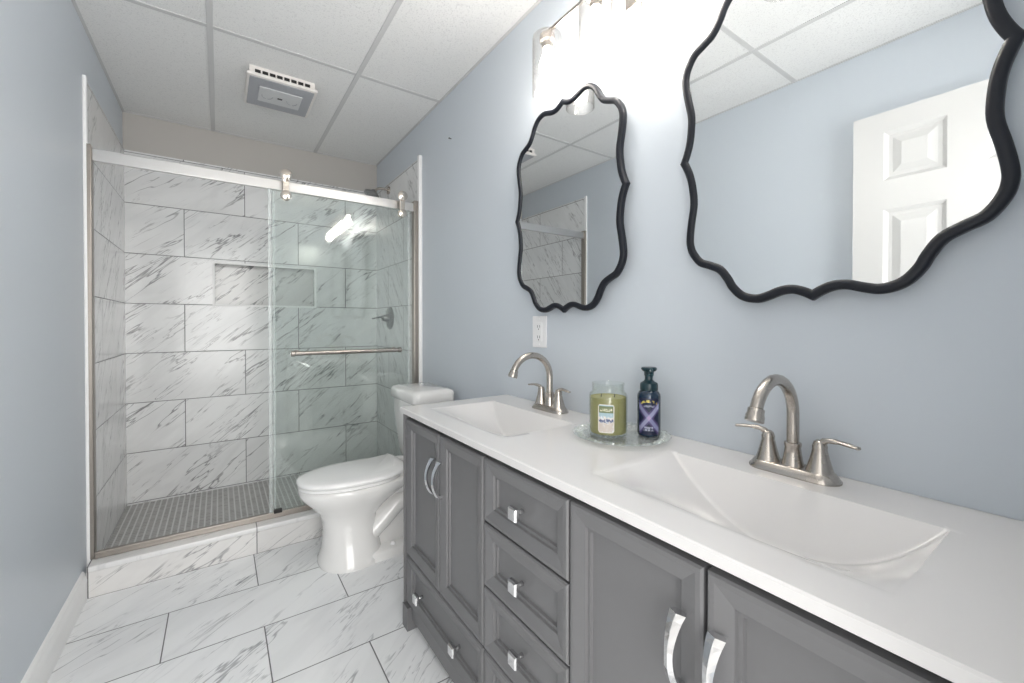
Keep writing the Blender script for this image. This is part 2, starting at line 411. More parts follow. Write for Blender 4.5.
for x in (.90, 1.46):
    m = MB(); m.lathe([(.012, -.001), (.012, .006)], (x, .012, RZ0 + .03), 'Y', 16); m.build('glass_clamp', M['rollern'], fr)

sd = thing('sliding_shower_door', 'frameless sliding glass shower door with towel bar, slid to the right', 'shower door', (0, 2.624, .172))
m = MB(); m.box((.728, -.004, 0), (1.500, .004, RZ0 - .034 - .006)); m.build('glass_pane', M['glass'], sd)
m = MB(); m.box((.714, -.006, 0), (.730, .006, RZ0 - .04), .001); m.build('edge_seal', M['glassedge'], sd)
m = MB(); m.box((1.500, -.005, 0), (1.510, .005, RZ0 - .04), .001); m.build('edge_seal', M['glassedge'], sd)
for x in (.800, 1.458):
    zc = 1.965 - .172
    m = MB(); m.box((x - .016, -.020, zc - .062), (x + .016, -.008, zc + .055), .003); rb = m.build('roller_hanger', M['rollern'], sd)
    m = MB(); m.lathe([(.014, -.004), (.025, .000), (.030, .003), (.030, .014), (.018, .018), (.018, .040)], (x, -.034, zc + .052), 'Y', 24); shade(m.build('roller_wheel', M['rollern'], rb))
    m = MB(); m.lathe([(.014, -.004), (.025, .001), (.027, .016), (.027, .026)], (x, -.030, zc - .058), 'Y', 24); shade(m.build('glass_clamp', M['rollern'], rb))
m = MB(); zt = 1.04 - .172
m.tube([(.826, -.052, zt), (1.425, -.052, zt)], .0125, 16)
tb = m.build('towel_bar', M['nickel'], sd); shade(tb)
for x in (.850, 1.400):
    m = MB(); m.lathe([(.010, -.045), (.010, -.012), (.017, -.008), (.017, -.0045)], (x, 0, zt), 'Y', 20); shade(m.build('bar_mount', M['nickel'], tb))
for x in (.826, 1.425):
    m = MB(); m.lathe([(.011, -.012), (.0165, -.008), (.0165, .008), (.0125, .012)], (x, -.052, zt), 'X', 18); shade(m.build('bar_end_cap', M['nickel'], tb))
m = MB(); m.box((.735, -.010, -.006), (.775, .010, .016), .003); m.build('bottom_guide', M['black'], sd)

sh = thing('overhead_shower', 'nickel shower head on a bent arm high on the right shower wall', 'shower head', (W - T, 3.26, 2.245))
m = MB(); m.lathe([(.030, -.010), (.026, -.014), (.012, -.020), (.011, -.020)][::-1], (0.010, 0, 0), 'X', 24); m.lathe([(.030, -.010), (.030, 0)], (0, 0, 0), 'X', 24); shade(m.build('wall_flange', M['nickel'], sh))
m = MB(); m.tube(crom([(-.005, 0, 0), (-.05, 0, .006), (-.09, 0, -.004), (-.115, 0, -.030)]), .0095, 14); shade(m.build('shower_arm', M['nickel'], sh))
t = MB(); t.lathe([(.012, .040), (.016, .030), (.022, .022), (.050, .012), (.058, .004), (.058, -.010), (.050, -.014)], n=28)
o = shade(t.build('spray_head', M['dknickel'], sh)); o.location = (-.135, 0, -.052); o.rotation_euler = (0, math.radians(24), 0)

sv = thing('shower_valve', 'dark nickel round shower valve with lever handle on the right shower wall', 'shower valve', (W - T, 3.247, 1.248))
m = MB(); m.lathe([(.090, 0), (.090, -.003), (.084, -.008), (.040, -.012), (.034, -.014)], axis='X', n=40); shade(m.build('valve_plate', M['dknickel'], sv))
m = MB(); m.lathe([(.030, -.010), (.026, -.040), (.022, -.060), (.014, -.066)], axis='X', n=28); hb = shade(m.build('handle_hub', M['dknickel'], sv))
m = MB(); m.tube(crom([(-.045, 0, .004), (-.075, -.010, .008), (-.105, -.020, .002), (-.145, -.030, -.006)]), [(.011, .011)] * 6 + [(.010, .008)] * 7 + [(.009, .005)] * 6, 12); shade(m.build('lever', M['dknickel'], hb))

# ------------------------------------------------------------------ toilet
def egg(lf, lb, hw, z, n=40, e=2.2, cfrac=.45):
    """plan outline, x = -distance from the wall"""
    c = lb + (lf - lb) * cfrac; pts = []
    for i in range(n):
        a = 2 * PI * i / n; ca, sa = math.cos(a), math.sin(a)
        px = math.copysign(abs(ca) ** (2 / e), ca); py = math.copysign(abs(sa) ** (2 / e), sa)
        pts.append((-(c + (px * (lf - c) if px > 0 else px * (c - lb))), hw * py, z))
    return pts
TC = 2.27
to = thing('toilet', 'white two-piece toilet with closed lid beside the glass shower', 'toilet', (W, TC, 0))
m = MB()
secs = [(.000, .706, .40, .166), (.018, .706, .40, .166), (.030, .698, .40, .158), (.09, .686, .41, .132), (.16, .680, .42, .114), (.22, .686, .42, .110),
        (.262, .705, .38, .124), (.300, .738, .33, .146), (.335, .772, .27, .166), (.358, .788, .24, .174), (.374, .793, .235, .177), (.390, .793, .235, .177), (.396, .786, .24, .171)]
secs2 = []
for i in range(len(secs) - 1):
    secs2.append(secs[i])
secs2.append(secs[-1])
m.rings([egg(lf, lb, hw, z, e=2.25) for z, lf, lb, hw in secs2])
m.rings([egg(.66, .20, .150, z, e=2.6) if z < .04 else egg(.65, .21, .140, z, e=2.6) for z in (0, .035, .045)])
m.rings([egg(.62, .215, .060, z, e=3.2) for z in (.03, .345)])
m.tube(crom([(-.58, 0, .07), (-.49, 0, .10), (-.40, 0, .17), (-.30, 0, .25), (-.21, 0, .25), (-.15, 0, .12), (-.14, 0, .02)], 5), [(.104, .062)] * 31, 24, up=(1, 0, 0))
m.box((-.36, -.105, .30), (-.055, .105, .425), .025, 3)
bw = shade(m.build('bowl', M['ceramic'], to), 50)
m = MB(); m.rings([egg(.796, .285, .178, z, e=2.2) if k else egg(.790, .285, .173, z, e=2.2) for z, k in ((.3965, 0), (.400, 1), (.410, 1), (.414, 0))]); shade(m.build('seat', M['seat'], to), 40)
m = MB()
def lid(z, s): return [(x, y, z + (.006 if x > -.34 else 0) * s) for x, y, zz in egg(.800 - s * .010, .262 + s * .010, .181 - s * .010, z, n=56, e=2.25)]
m.rings([lid(.4165, .4), lid(.420, 0), lid(.428, 0), lid(.436, .5), lid(.440, 2.2), lid(.443, 6)]); shade(m.build('lid', M['seat'], to), 60)
for s in (-1, 1):
    m = MB(); m.box((-.285, s * .075 - .022, .405), (-.235, s * .075 + .022, .445), .008, 3); shade(m.build('lid_hinge', M['seat'], to))
def rrect(x0, x1, hw, z, r=.03, n=6, bow=.0):
    pts = []
    for cx, cy, a0 in ((x1 - r, hw - r, 0), (x0 + r, hw - r, 90), (x0 + r, -hw + r, 180), (x1 - r, -hw + r, 270)):
        for i in range(n + 1):
            a = math.radians(a0 + 90 * i / n); px, py = cx + r * math.cos(a), cy + r * math.sin(a)
            if px < (x0 + x1) / 2: px -= bow * (1 - (py / hw) ** 2)
            pts.append((px, py, z))
    return pts
m = MB(); m.rings([rrect(-.225, -.06, .160, .426, .04), rrect(-.232, -.055, .165, .46, .035, bow=.01), rrect(-.250, -.042, .182, .64, .03, bow=.018), rrect(-.256, -.038, .190, .772, .03, bow=.02)]); shade(m.build('tank', M['ceramic'], to), 50)
m = MB(); m.rings([rrect(-.262, -.040, .190, .774, .03, bow=.022), rrect(-.270, -.036, .196, .782, .03, bow=.024), rrect(-.270, -.036, .196, .822, .03, bow=.024), rrect(-.262, -.042, .189, .838, .03, bow=.022), rrect(-.235, -.060, .160, .846, .03, bow=.02)]); shade(m.build('tank_lid', M['ceramic'], to), 50)
for s in (-1, 1):
    m = MB(); m.lathe([(.013, 0), (.013, .008), (.008, .016), (.002, .018)], (-.36, s * .100, .044), 'Z', 16); shade(m.build('bolt_cap', M['seat'], to))

# ------------------------------------------------------------------ vanity cabinet
XF = 1.105                                        # front plane of doors and drawers
V0, V1 = .065, 1.622
va = thing('vanity_cabinet', 'grey painted double vanity cabinet with four doors and stacked drawers', 'vanity cabinet', (0, 0, 0))
m = MB()
XB = W - .012
m.box((XF + .022, V0, .09), (XB, V0 + .018, .851)); m.box((XF + .022, V1 - .018, .09), (XB, V1, .851))
m.box((XB - .01, V0, .09), (XB, V1, .70)); m.box((XF + .022, V0, .09), (XB, V1, .108))
for y in (.665, 1.02): m.box((XF + .03, y - .009, .108), (XB - .02, y + .009, .70))
m.box((XF + .022, V0, .79), (XF + .040, V1, .824)); m.box((XF + .022, V0, .27), (XF + .040, V1, .295))
for y in (V0 + .02, .36, .665, 1.02, 1.313, V1 - .02): m.box((XF + .022, y - .02, .09), (XF + .040, y + .02, .82))
m.build('carcass', M['cab'], va)
m = MB(); m.box((XF + .006, V0 + .05, .043), (XF + .026, V1 - .05, .088), .0015); m.build('apron', M['cab'], va)
for y0, y1 in ((V1 - .048, V1 + .004), (V0 - .004, V0 + .048)):
    m = MB(); yy = y1 if y1 > 1 else y0 + .0075; m.box((XF - .008, yy - .0075, .091), (XF + .03, yy, .8515), .001, 1); m.build('corner_post', M['cab'], va)
    for x0, x1 in ((XF - .012, XF + .04), (XB - .05, XB)):
        m = MB(); m.rings([[(x0, y0, 0), (x1, y0, 0), (x1, y1, 0), (x0, y1, 0)],
                           [(x0, y0, .05), (x1, y0, .05), (x1, y1, .05), (x0, y1, .05)], [(x0, y0, .0895), (x1, y0, .0895), (x1, y1, .0895), (x0, y1, .0895)]], smooth=False)
        m.build('foot', M['cab'], va)

def front(name, y0, y1, z0, z1, parent, fw=.046):
    """raised frame with mitred slope, two steps down to a flat panel"""
    g = .0022; y0 += g; y1 -= g; z0 += g; z1 -= g
    st = [(0, .020), (0, .004), (.0035, 0.0), (.012, .0), (fw - .006, .007), (fw - .004, .013), (fw + .003, .013), (fw + .005, .0195)]
    R = [[(XF + d, y0 + k, z0 + k), (XF + d, y1 - k, z0 + k), (XF + d, y1 - k, z1 - k), (XF + d, y0 + k, z1 - k)] for k, d in st]
    m = MB(); m.rings(R, smooth=False); return m.build(name, M['cab'], parent)

def pull(parent, y, zt, zb):
    """arched pull, broad faceted ends, slim middle"""
    m = MB(); n = 14; R = []
    for i in range(n + 1):
        t = i / n; z = zt + (zb - zt) * t; a = math.sin(PI * t)
        e = abs(2 * t - 1); w = .0075 + .0068 * e ** 1.6; x = XF - .006 - .026 * a ** .75; th = .0035 + .002 * e
        R.append([(x - th * .6, y - w, z), (x - th * 1.5, y, z), (x - th * .6, y + w, z), (x + th, y + w * .7, z), (x + th, y - w * .7, z)])
    m.rings(R, smooth=False)
    for z in (zt - .006, zb + .006): m.box((XF - .010, y - .006, z - .005), (XF + .003, y + .006, z + .005), .001, 1)
    return m.build('handle', M['chrome'], parent)

def knob(parent, y, z):
    m = MB(); m.lathe([(.007, .014), (.006, .004), (.006, -.010)], (XF, y, z), 'X', 14)
    s = .0160; b = .0135
    q = lambda x, k: [(x, y - k, z - k), (x, y + k, z - k), (x, y + k, z + k), (x, y - k, z + k)]
    m.rings([q(XF - .004, b), q(XF - .008, s), q(XF - .016, s), q(XF - .021, s * .86)], smooth=False)
    return m.build('knob', M['chrome'], parent)

DZ0, DZ1 = .285, .829
for y0, y1, hy in ((1.313, 1.620, 1.345), (1.020, 1.311, 1.291), (.360, .664, .398), (.067, .358, .334)):
    d = front('door', y0, y1, DZ0, DZ1, va); pull(d, hy, .742, .618)
for z0, z1 in ((.648, .829), (.466, .646), (.285, .464)):
    d = front('drawer', .666, 1.018, z0, z1, va); knob(d, .850, (z0 + z1) / 2 - .006)
for y0, y1, ks in ((1.020, 1.620, (1.485, 1.188)), (.666, 1.018, (.850,)), (.067, .664, (.52, .21))):
    d = front('drawer', y0, y1, .092, .283, va)
    for k in ks: knob(d, k, .176)

# ------------------------------------------------------------------ countertop with two integrated sinks
SINKS = [(.402, .252), (1.270, .252)]; SX0, SX1 = 1.170, 1.458
ZC, ZU = .873, .852
def sm(t): t = min(1, max(0, t)); return t * t * (3 - 2 * t)
def depth(x, y):
    for yc, hw in SINKS:
        s = (y - yc) / hw; t = (SX1 - x) / (SX1 - SX0)
        if abs(s) < 1 and 0 < t < 1:
            a = abs(s)
            side = .104 * (1 - a ** (1.35 if s > 0 else 3.0)) * max(0, 1 - t ** 2.4) ** 1.3 + .001
            back = 1.05 * t * (SX1 - SX0)
            k = .005; h = max(k - abs(side - back), 0) / k
            return min(side, back) - h * h * k * .25 if min(side, back) > .002 else min(side, back)
    return 0.0
def span(a, b, step):
    n = max(1, round((b - a) / step)); return [a + (b - a) * i / n for i in range(n)]
xs_ = span(1.085, SX0, .012) + span(SX0, SX1, .0036) + span(SX1, W - .001, .012) + [W - .001]
CYa, CYb = .035, 1.627
ys_ = span(CYa, SINKS[0][0] - .252, .02) + span(SINKS[0][0] - .252, SINKS[0][0] + .252, .0045) + span(SINKS[0][0] + .252, SINKS[1][0] - .252, .02) + span(SINKS[1][0] - .252, SINKS[1][0] + .252, .0045) + span(SINKS[1][0] + .252, CYb, .012) + [CYb]
co = thing('vanity_countertop', 'long white vanity countertop with two moulded sinks', 'countertop', (0, 0, 0))
m = MB(); top = []; bot = []
R_ = .003
for x in xs_:
    top.append([m.bm.verts.new((x + (R_ if x == xs_[0] else 0), y + (R_ if y == CYa else -R_ if y == CYb else 0), ZC - depth(x, y))) for y in ys_])
    bot.append([m.bm.verts.new((x, y, min(ZU, ZC - depth(x, y) - .014))) for y in ys_])
nx, ny = len(xs_), len(ys_)
for i in range(nx - 1):
    for j in range(ny - 1):
        m.bm.faces.new((top[i][j], top[i + 1][j], top[i + 1][j + 1], top[i][j + 1])); m.bm.faces.new((bot[i][j], bot[i][j + 1], bot[i + 1][j + 1], bot[i + 1][j]))
edge = [(i, 0) for i in range(nx)] + [(nx - 1, j) for j in range(1, ny)] + [(i, ny - 1) for i in range(nx - 2, -1, -1)] + [(0, j) for j in range(ny - 2, 0, -1)]
mid = {e: m.bm.verts.new((xs_[e[0]], ys_[e[1]], ZC - R_)) for e in edge}
for a, b in zip(edge, edge[1:] + edge[:1]):
    m.bm.faces.new((top[a[0]][a[1]], top[b[0]][b[1]], mid[b], mid[a])); m.bm.faces.new((mid[a], mid[b], bot[b[0]][b[1]], bot[a[0]][a[1]]))
shade(m.build('slab', M['counter'], co), 40)
for yc, hw in SINKS:
    xd = SX1 - .56 * (SX1 - SX0); z = ZC - depth(xd, yc)
    m = MB(); m.lathe([(.017, -.006), (.017, -.001), (.014, .0), (.013, -.002), (.011, .0), (.004, .001)], (xd, yc, z)); shade(m.build('sink_drain', M['nickel'], co))

# ------------------------------------------------------------------ faucets
def faucet(name, label, y):
    f = thing(name, label, 'faucet', (1.537, y, ZC), 'bathroom faucets')
    m = MB()
    def stadium(hl, r, z, n=12):
        p = []
        for i in range(n + 1): a = PI * i / n; p.append((r * math.cos(a), hl + r * math.sin(a), z))
        for i in range(n + 1): a = PI + PI * i / n; p.append((r * math.cos(a), -hl + r * math.sin(a), z))
        return p
    m.rings([stadium(.055, .035, 0), stadium(.055, .035, .004), stadium(.054, .031, .010), stadium(.052, .0275, .017), stadium(.051, .024, .019)]); shade(m.build('base_plate', M['nickel'], f), 45)
    m = MB(); m.lathe([(.0225, .016), (.0195, .028), (.0165, .045), (.0150, .058), (.0165, .062), (.0165, .068), (.013, .070)]); shade(m.build('spout_base', M['nickel'], f), 45)
    pts = [(0, 0, .066), (0, 0, .10), (0, 0, .132)]
    for i in range(1, 14):
        a = math.radians(i * 12.3); pts.append((-.087 + .087 * math.cos(a), 0, .129 + .084 * math.sin(a)))
    m = MB(); m.tube(pts, .0120, 18, up=(0, 1, 0)); sp = shade(m.build('spout', M['nickel'], f), 50)
    m = MB(); a0 = Vector((-.1705, 0, .150)); 
    t = bmesh.new(); mm = MB(); mm.lathe([(.0122, .014), (.0152, .012), (.0152, .003), (.0172, -.002), (.0172, -.013), (.010, -.014)], n=22)
    mt = Matrix.Translation(a0) @ Matrix.Rotation(math.radians(20), 4, 'Y'); m.merge(mm.bm, mat=mt, smooth=True); shade(m.build('aerator', M['nickel'], sp), 40)
    for s in (-1, 1):
        m = MB(); m.lathe([(.0265, .016), (.0225, .028), (.0170, .048), (.0132, .066), (.0138, .072), (.0110, .081), (.006, .085), (.002, .0855)], (0, s * .051, 0)); h = shade(m.build('handle', M['nickel'], f), 45)
        path = crom([(.0, s * .051, .076), (-.002, s * .064, .086), (-.004, s * .085, .088), (-.007, s * .108, .086), (-.009, s * .122, .084)], 4)
        m = MB(); m.tube(path, [(.0075, .0075)] * 4 + [(.0075, .0055)] * 4 + [(.0085, .0042)] * 5 + [(.0075, .0035)] * 3 + [(.003, .002)], 12); shade(m.build('lever', M['nickel'], h), 50)
    m = MB(); m.lathe([(.0025, .016), (.0025, .050), (.005, .052), (.005, .058), (.003, .060)], (.023, 0, 0), n=12); shade(m.build('lift_rod', M['nickel'], f))
    return f
faucet('bathroom_faucet', 'brushed nickel two-handle faucet at the nearer sink, below the large cropped mirror', .408)
faucet('bathroom_faucet', 'brushed nickel two-handle faucet at the far sink, below the white outlet', 1.243)

# ------------------------------------------------------------------ tray, candle, soap
TX, TYc = 1.452, .822
m = MB(); n = 96; R = []
for r, z, wv in ((.001, .0035, 0), (.100, .0035, 0), (.106, .005, 0), (.122, .009, .25), (.136, .013, 1), (.1375, .015, 1), (.135, .0158, 1), (.121, .0125, .25), (.104, .0085, 0), (.100, .0075, 0), (.001, .0075, 0)):
    R.append([(r * (1 + .018 * wv * math.cos(24 * 2 * PI * i / n)) * math.cos(2 * PI * i / n), r * (1 + .018 * wv * math.cos(24 * 2 * PI * i / n)) * math.sin(2 * PI * i / n), z + .0012 * wv * math.cos(24 * 2 * PI * i / n)) for i in range(n)])
m.rings(R)
for i in range(48):
    a = 2 * PI * i / 48
    m.tube([(.107 * math.cos(a), .107 * math.sin(a), .0085), (.130 * math.cos(a + .05), .130 * math.sin(a + .05), .0142)], [.0024, .0036], 6)
for a in range(3): m.lathe([(.004, 0), (.006, .002), (.005, .0045)], (.075 * math.cos(a * 2.094), .075 * math.sin(a * 2.094), 0), n=12)
M['traygl'] = glassy('pressed_glass', (.98, .99, .985), .05, 1.5, .05, .30)
tr = shade(m.build('glass_tray', M['traygl']), 60); tr.location = (TX, TYc, ZC)
tag(tr, 'round clear pressed glass tray on the counter holding the candle and the soap', 'tray')

JX, JY, JZ = 1.430, .850, ZC + .0076
ja = thing('candle_jar', 'large glass jar candle of pale green wax on the glass tray', 'candle', (JX, JY, JZ))
m = MB(); m.lathe([(.002, 0), (.048, 0), (.0535, .004), (.055, .012), (.055, .112), (.053, .120), (.0465, .127), (.0455, .131), (.0455, .146), (.047, .149), (.0455, .151), (.043, .149), (.0425, .131), (.044, .126), (.0505, .119), (.0522, .112), (.0522, .010), (.002, .006)], n=48); shade(m.build('glass', M['clear'], ja), 50)
m = MB(); m.lathe([(.002, .0065), (.0500, .0085), (.0518, .013), (.0518, .110), (.050, .111), (.048, .1085), (.002, .108)], n=48, mi=0); shade(m.build('wax', M['wax'], ja), 50)
for dx, dy in ((-.012, .016), (.014, -.012)):
    m = MB(); m.tube([(dx, dy, .107), (dx + .001, dy, .118)], .0012, 6); m.build('wick', M['black'], ja)
def on_cyl(r, a0, pts, mb, mi=0, zoff=0.0, sub=10):
    """2D polygon (s, z) wrapped on a cylinder of radius r about the local origin, centred on direction a0"""
    mb.faces([(r * math.cos(a0 + s / r), r * math.sin(a0 + s / r), z) for s, z in pts], [tuple(range(len(pts)))], mi=mi)
def patch(r, a0, w, z0, z1, inset=0.0, k=14, corner=.006):
    """rounded wrapped label"""
    m = MB(); cols = []
    for i in range(k + 1):
        s = -w / 2 + w * i / k; e = min(w / 2 - abs(s), corner); drop = corner - math.sqrt(max(0, corner ** 2 - (corner - e) ** 2))
        cols.append((s, z0 + drop, z1 - drop))
    top = [m.bm.verts.new((r * math.cos(a0 + s / r), r * math.sin(a0 + s / r), zt)) for s, zb, zt in cols]
    bt = [m.bm.verts.new((r * math.cos(a0 + s / r), r * math.sin(a0 + s / r), zb)) for s, zb, zt in cols]
    uv = m.bm.loops.layers.uv.new('UVMap')
    for i in range(k):
        f = m.bm.faces.new((bt[i], bt[i + 1], top[i + 1], top[i])); f.smooth = True
        for l, (a, b) in zip(f.loops, ((i, 0), (i + 1, 0), (i + 1, 1), (i, 1))): l[uv].uv = (a / k, b)
    return m
def aim(x, y): return math.atan2(0 - y, .4963 - x)

def candle_label_mat():
    t = NT('candle_label_print'); u, v, _ = t.sep(t.coord('UV')); n = t.noise(t.comb(u, v), 6, 4, .6, .8)
    wave = t.math('ADD', v, t.math('MULTIPLY', t.math('SUBTRACT', n, .5), .35))
    c = t.mix(t.smooth(wave, .30, .36), (.62, .55, .50), (.80, .74, .68))
    c = t.mix(t.math('MULTIPLY', t.smooth(wave, .34, .38), t.smooth(wave, .50, .44)), c, (.10, .13, .25))
    c = t.mix(t.smooth(wave, .50, .56), c, (.38, .52, .58))
    c = t.mix(t.math('MULTIPLY', t.smooth(n, .55, .62), t.smooth(v, .70, .60)), c, (.72, .74, .78))
    band = t.math('MULTIPLY', t.smooth(v, .70, .705), t.smooth(v, .945, .94)); c = t.mix(band, c, (.16, .20, .10))
    txt = t.math('MULTIPLY', t.math('GREATER_THAN', t.noise(t.comb(t.math('MULTIPLY', u, 22.0), t.math('MULTIPLY', v, 14.0)), 1.0, 1), .5),
                 t.math('MULTIPLY', t.smooth(v, .75, .76), t.smooth(v, .86, .85)))
    c = t.mix(t.math('MULTIPLY', txt, t.math('MULTIPLY', t.smooth(u, .12, .14), t.smooth(u, .88, .86))), c, (.75, .72, .55))
    ed = t.math('MINIMUM', t.math('MINIMUM', u, t.math('SUBTRACT', 1.0, u)), t.math('MULTIPLY', t.math('MINIMUM', v, t.math('SUBTRACT', 1.0, v)), 2.0))
    c = t.mix(t.smooth(ed, .05, .06, 1.0, 0.0), c, (.80, .76, .70)); t.set(Base_Color=c, Roughness=.4); return t.m
o = patch(.0556, aim(JX, JY) - .10, .046, .016, .096).build('label', candle_label_mat(), ja, fixn=False); o['label'] = 'small printed picture label on the jar'

BX, BY = 1.518, .774
bo = thing('soap_bottle', 'dark blue foaming soap pump bottle with plaid label on the glass tray', 'soap bottle', (BX, BY, JZ))
m = MB(); m.lathe([(.002, .002), (.026, 0), (.0315, .004), (.0325, .010), (.0325, .112), (.0315, .120), (.027, .128), (.0225, .131), (.0225, .138)], n=40); shade(m.build('bottle', M['soap'], bo), 40)
m = MB(); m.lathe([(.0245, .131), (.0250, .134), (.0250, .147), (.0235, .152), (.0150, .157), (.0125, .160), (.0115, .162), (.0115, .176)], n=32); shade(m.build('pump_collar', M['pump'], bo), 40)
m = MB(); m.lathe([(.0125, .172), (.0135, .174), (.0135, .184), (.020, .188), (.0225, .193), (.020, .197), (.004, .198)], n=28)
d = aim(BX, BY) + .15; ux, uy = math.cos(d), math.sin(d)
m.tube([(0, 0, .191), (ux * .020, uy * .020, .192), (ux * .032, uy * .032, .189), (ux * .036, uy * .036, .183)], [(.009, .006), (.008, .0055), (.0065, .005), (.005, .005)], 12); shade(m.build('pump_head', M['pump'], bo), 45)
def plaid_mat():
    t = NT('plaid_label_print'); u, v, _ = t.sep(t.coord('UV')); v2 = t.math('MULTIPLY', t.math('SUBTRACT', v, .46), 2.0); u2 = t.math('SUBTRACT', u, .5)
    p = t.math('ABSOLUTE', t.math('ADD', u2, t.math('MULTIPLY', v2, .72))); q = t.math('ABSOLUTE', t.math('SUBTRACT', u2, t.math('MULTIPLY', v2, .72)))
    c = (.010, .016, .05)
    c = t.mix(t.smooth(p, .20, .22, .75, 0.0), c, (.10, .07, .20)); c = t.mix(t.smooth(q, .20, .22, .6, 0.0), c, (.13, .10, .26))
    for w, col, f in ((p, (.27, .28, .46), .85), (q, (.36, .37, .55), .85)):
        c = t.mix(t.math('MULTIPLY', t.smooth(w, .10, .12, 1.0, 0.0), f), c, col)
    both = t.math('MULTIPLY', t.smooth(p, .10, .12, 1.0, 0.0), t.smooth(q, .10, .12, 1.0, 0.0)); c = t.mix(both, c, (.46, .34, .56))
    arc = t.math('SUBTRACT', t.math('ADD', v, t.math('MULTIPLY', t.math('MULTIPLY', u2, u2), .45)), .92)
    ab = t.math('MULTIPLY', t.smooth(t.math('ABSOLUTE', arc), .028, .034, 1.0, 0.0), t.math('GREATER_THAN', t.noise(t.comb(t.math('MULTIPLY', u, 20.0), t.math('MULTIPLY', v, 6.0)), 1.0, 1), .47))
    c = t.mix(t.math('MULTIPLY', ab, t.smooth(t.math('ABSOLUTE', u2), .38, .40, 1.0, 0.0)), c, (.62, .52, .12))
    for vc in (.78, .20, .13):
        tx = t.math('MULTIPLY', t.smooth(t.math('ABSOLUTE', t.math('SUBTRACT', v, vc)), .024, .03, 1.0, 0.0), t.math('GREATER_THAN', t.noise(t.comb(t.math('MULTIPLY', u, 26.0), t.math('MULTIPLY', v, 9.0)), 1.0, 1), .5))
        c = t.mix(t.math('MULTIPLY', tx, t.smooth(t.math('ABSOLUTE', u2), .24, .26, .8, 0.0)), c, (.50, .52, .66))
    t.set(Base_Color=c, Roughness=.3); return t.m
o = patch(.0331, aim(BX, BY), .060, .008, .112, k=18, corner=.004).build('label', plaid_mat(), bo, fixn=False); o['label'] = 'navy and lavender plaid label'

# ------------------------------------------------------------------ mirrors
QUAD = [(.319, 0), (.309, .020), (.299, .048), (.293, .082), (.291, .121), (.299, .165), (.305, .205), (.305, .232), (.296, .260), (.273, .290), (.243, .304), (.218, .317), (.200, .341), (.188, .363), (.167, .386), (.144, .398), (.116, .402), (.089, .396), (.064, .388), (.042, .387), (.021, .394), (0, .406)]
def mirror(label, yc, zc, ky, kz, tilt):
    q = crom([(a * ky, b * kz, 0) for a, b in QUAD], 4); q = [(a, b) for a, b, _ in q]
    full = [(a, -b) for a, b in q] + [(-a, -b) for a, b in q[::-1][1:]] + [(-a, b) for a, b in q[1:]] + [(a, b) for a, b in q[::-1][1:-1]]
    n = len(full)
    def offs(d):
        out = []
        for i in range(n):
            p, c, x = Vector(full[i - 1]), Vector(full[i]), Vector(full[(i + 1) % n])
            t1, t2 = (c - p).normalized(), (x - c).normalized(); n1, n2 = Vector((t1.y, -t1.x)), Vector((t2.y, -t2.x))
            b = (n1 + n2).normalized(); s = max(.5, b.dot(n1)); v = c + b * (d / s); out.append([v.x, v.y])
        for i in range(n):                        # trim what crosses the mitre line at the four cusps
            if abs(full[i][0]) > 1e-6 and out[i][0] * full[i][0] < 0: out[i] = [0, math.copysign(abs(out[min(range(n), key=lambda q: abs(full[q][0]) + (0 if full[q][1] * full[i][1] > 0 else 9))][1]), full[i][1])]
            if abs(full[i][1]) > 1e-6 and out[i][1] * full[i][1] < 0: out[i] = [math.copysign(abs(out[min(range(n), key=lambda q: abs(full[q][1]) + (0 if full[q][0] * full[i][0] > 0 else 9))][0]), full[i][0]), 0]
        return out
    def area(P): return abs(sum(P[i - 1][0] * P[i][1] - P[i][0] * P[i - 1][1] for i in range(len(P))))
    sg = 1 if area(offs(.01)) < area(full) else -1
    root = thing('wall_mirror', label, 'mirror', (W, yc, zc), 'scalloped wall mirrors')
    root.rotation_euler = (math.radians(tilt), 0, 0)
    ring = lambda d, x: [(x, a, b) for a, b in offs(sg * d)]
    m = MB(); m.rings([ring(.003, -.024), ring(0, -.027), ring(0, -.040), ring(.003, -.044), ring(.008, -.0455), ring(.014, -.0455), ring(.0185, -.043), ring(.0205, -.039), ring(.0205, -.024)], cap0=False, cap1=False)
    shade(m.build('frame', M['mirrorframe'], root), 50)
    m = MB(); P = offs(sg * .019)
    P = [p for i, p in enumerate(P) if (p[0] - P[i - 1][0]) ** 2 + (p[1] - P[i - 1][1]) ** 2 > 1e-9]; n = len(P)
    f = [m.bm.verts.new((-.038, a, b)) for a, b in P]; g = [m.bm.verts.new((-.026, a, b)) for a, b in P]; c0 = m.bm.verts.new((-.038, 0, 0)); c1 = m.bm.verts.new((-.026, 0, 0))
    for i in range(n):
        j = (i + 1) % n; m.bm.faces.new((f[i], f[j], c0)); m.bm.faces.new((g[j], g[i], c1)); m.bm.faces.new((f[i], g[i], g[j], f[j]))
    m.build('mirror_glass', M['mirror'], root)
    m = MB(); m.box((-.0255, -.10, .16), (0, .10, .21)); m.build('hanging_cleat', M['mirrorframe'], root)
mirror('black framed scalloped mirror above the nearer sink, cropped by the photo edge', .395, 1.660, .968, 1.0, -2.0)
mirror('black framed scalloped mirror above the far sink, over the outlet', 1.196, 1.649, .965, .995, -.4)

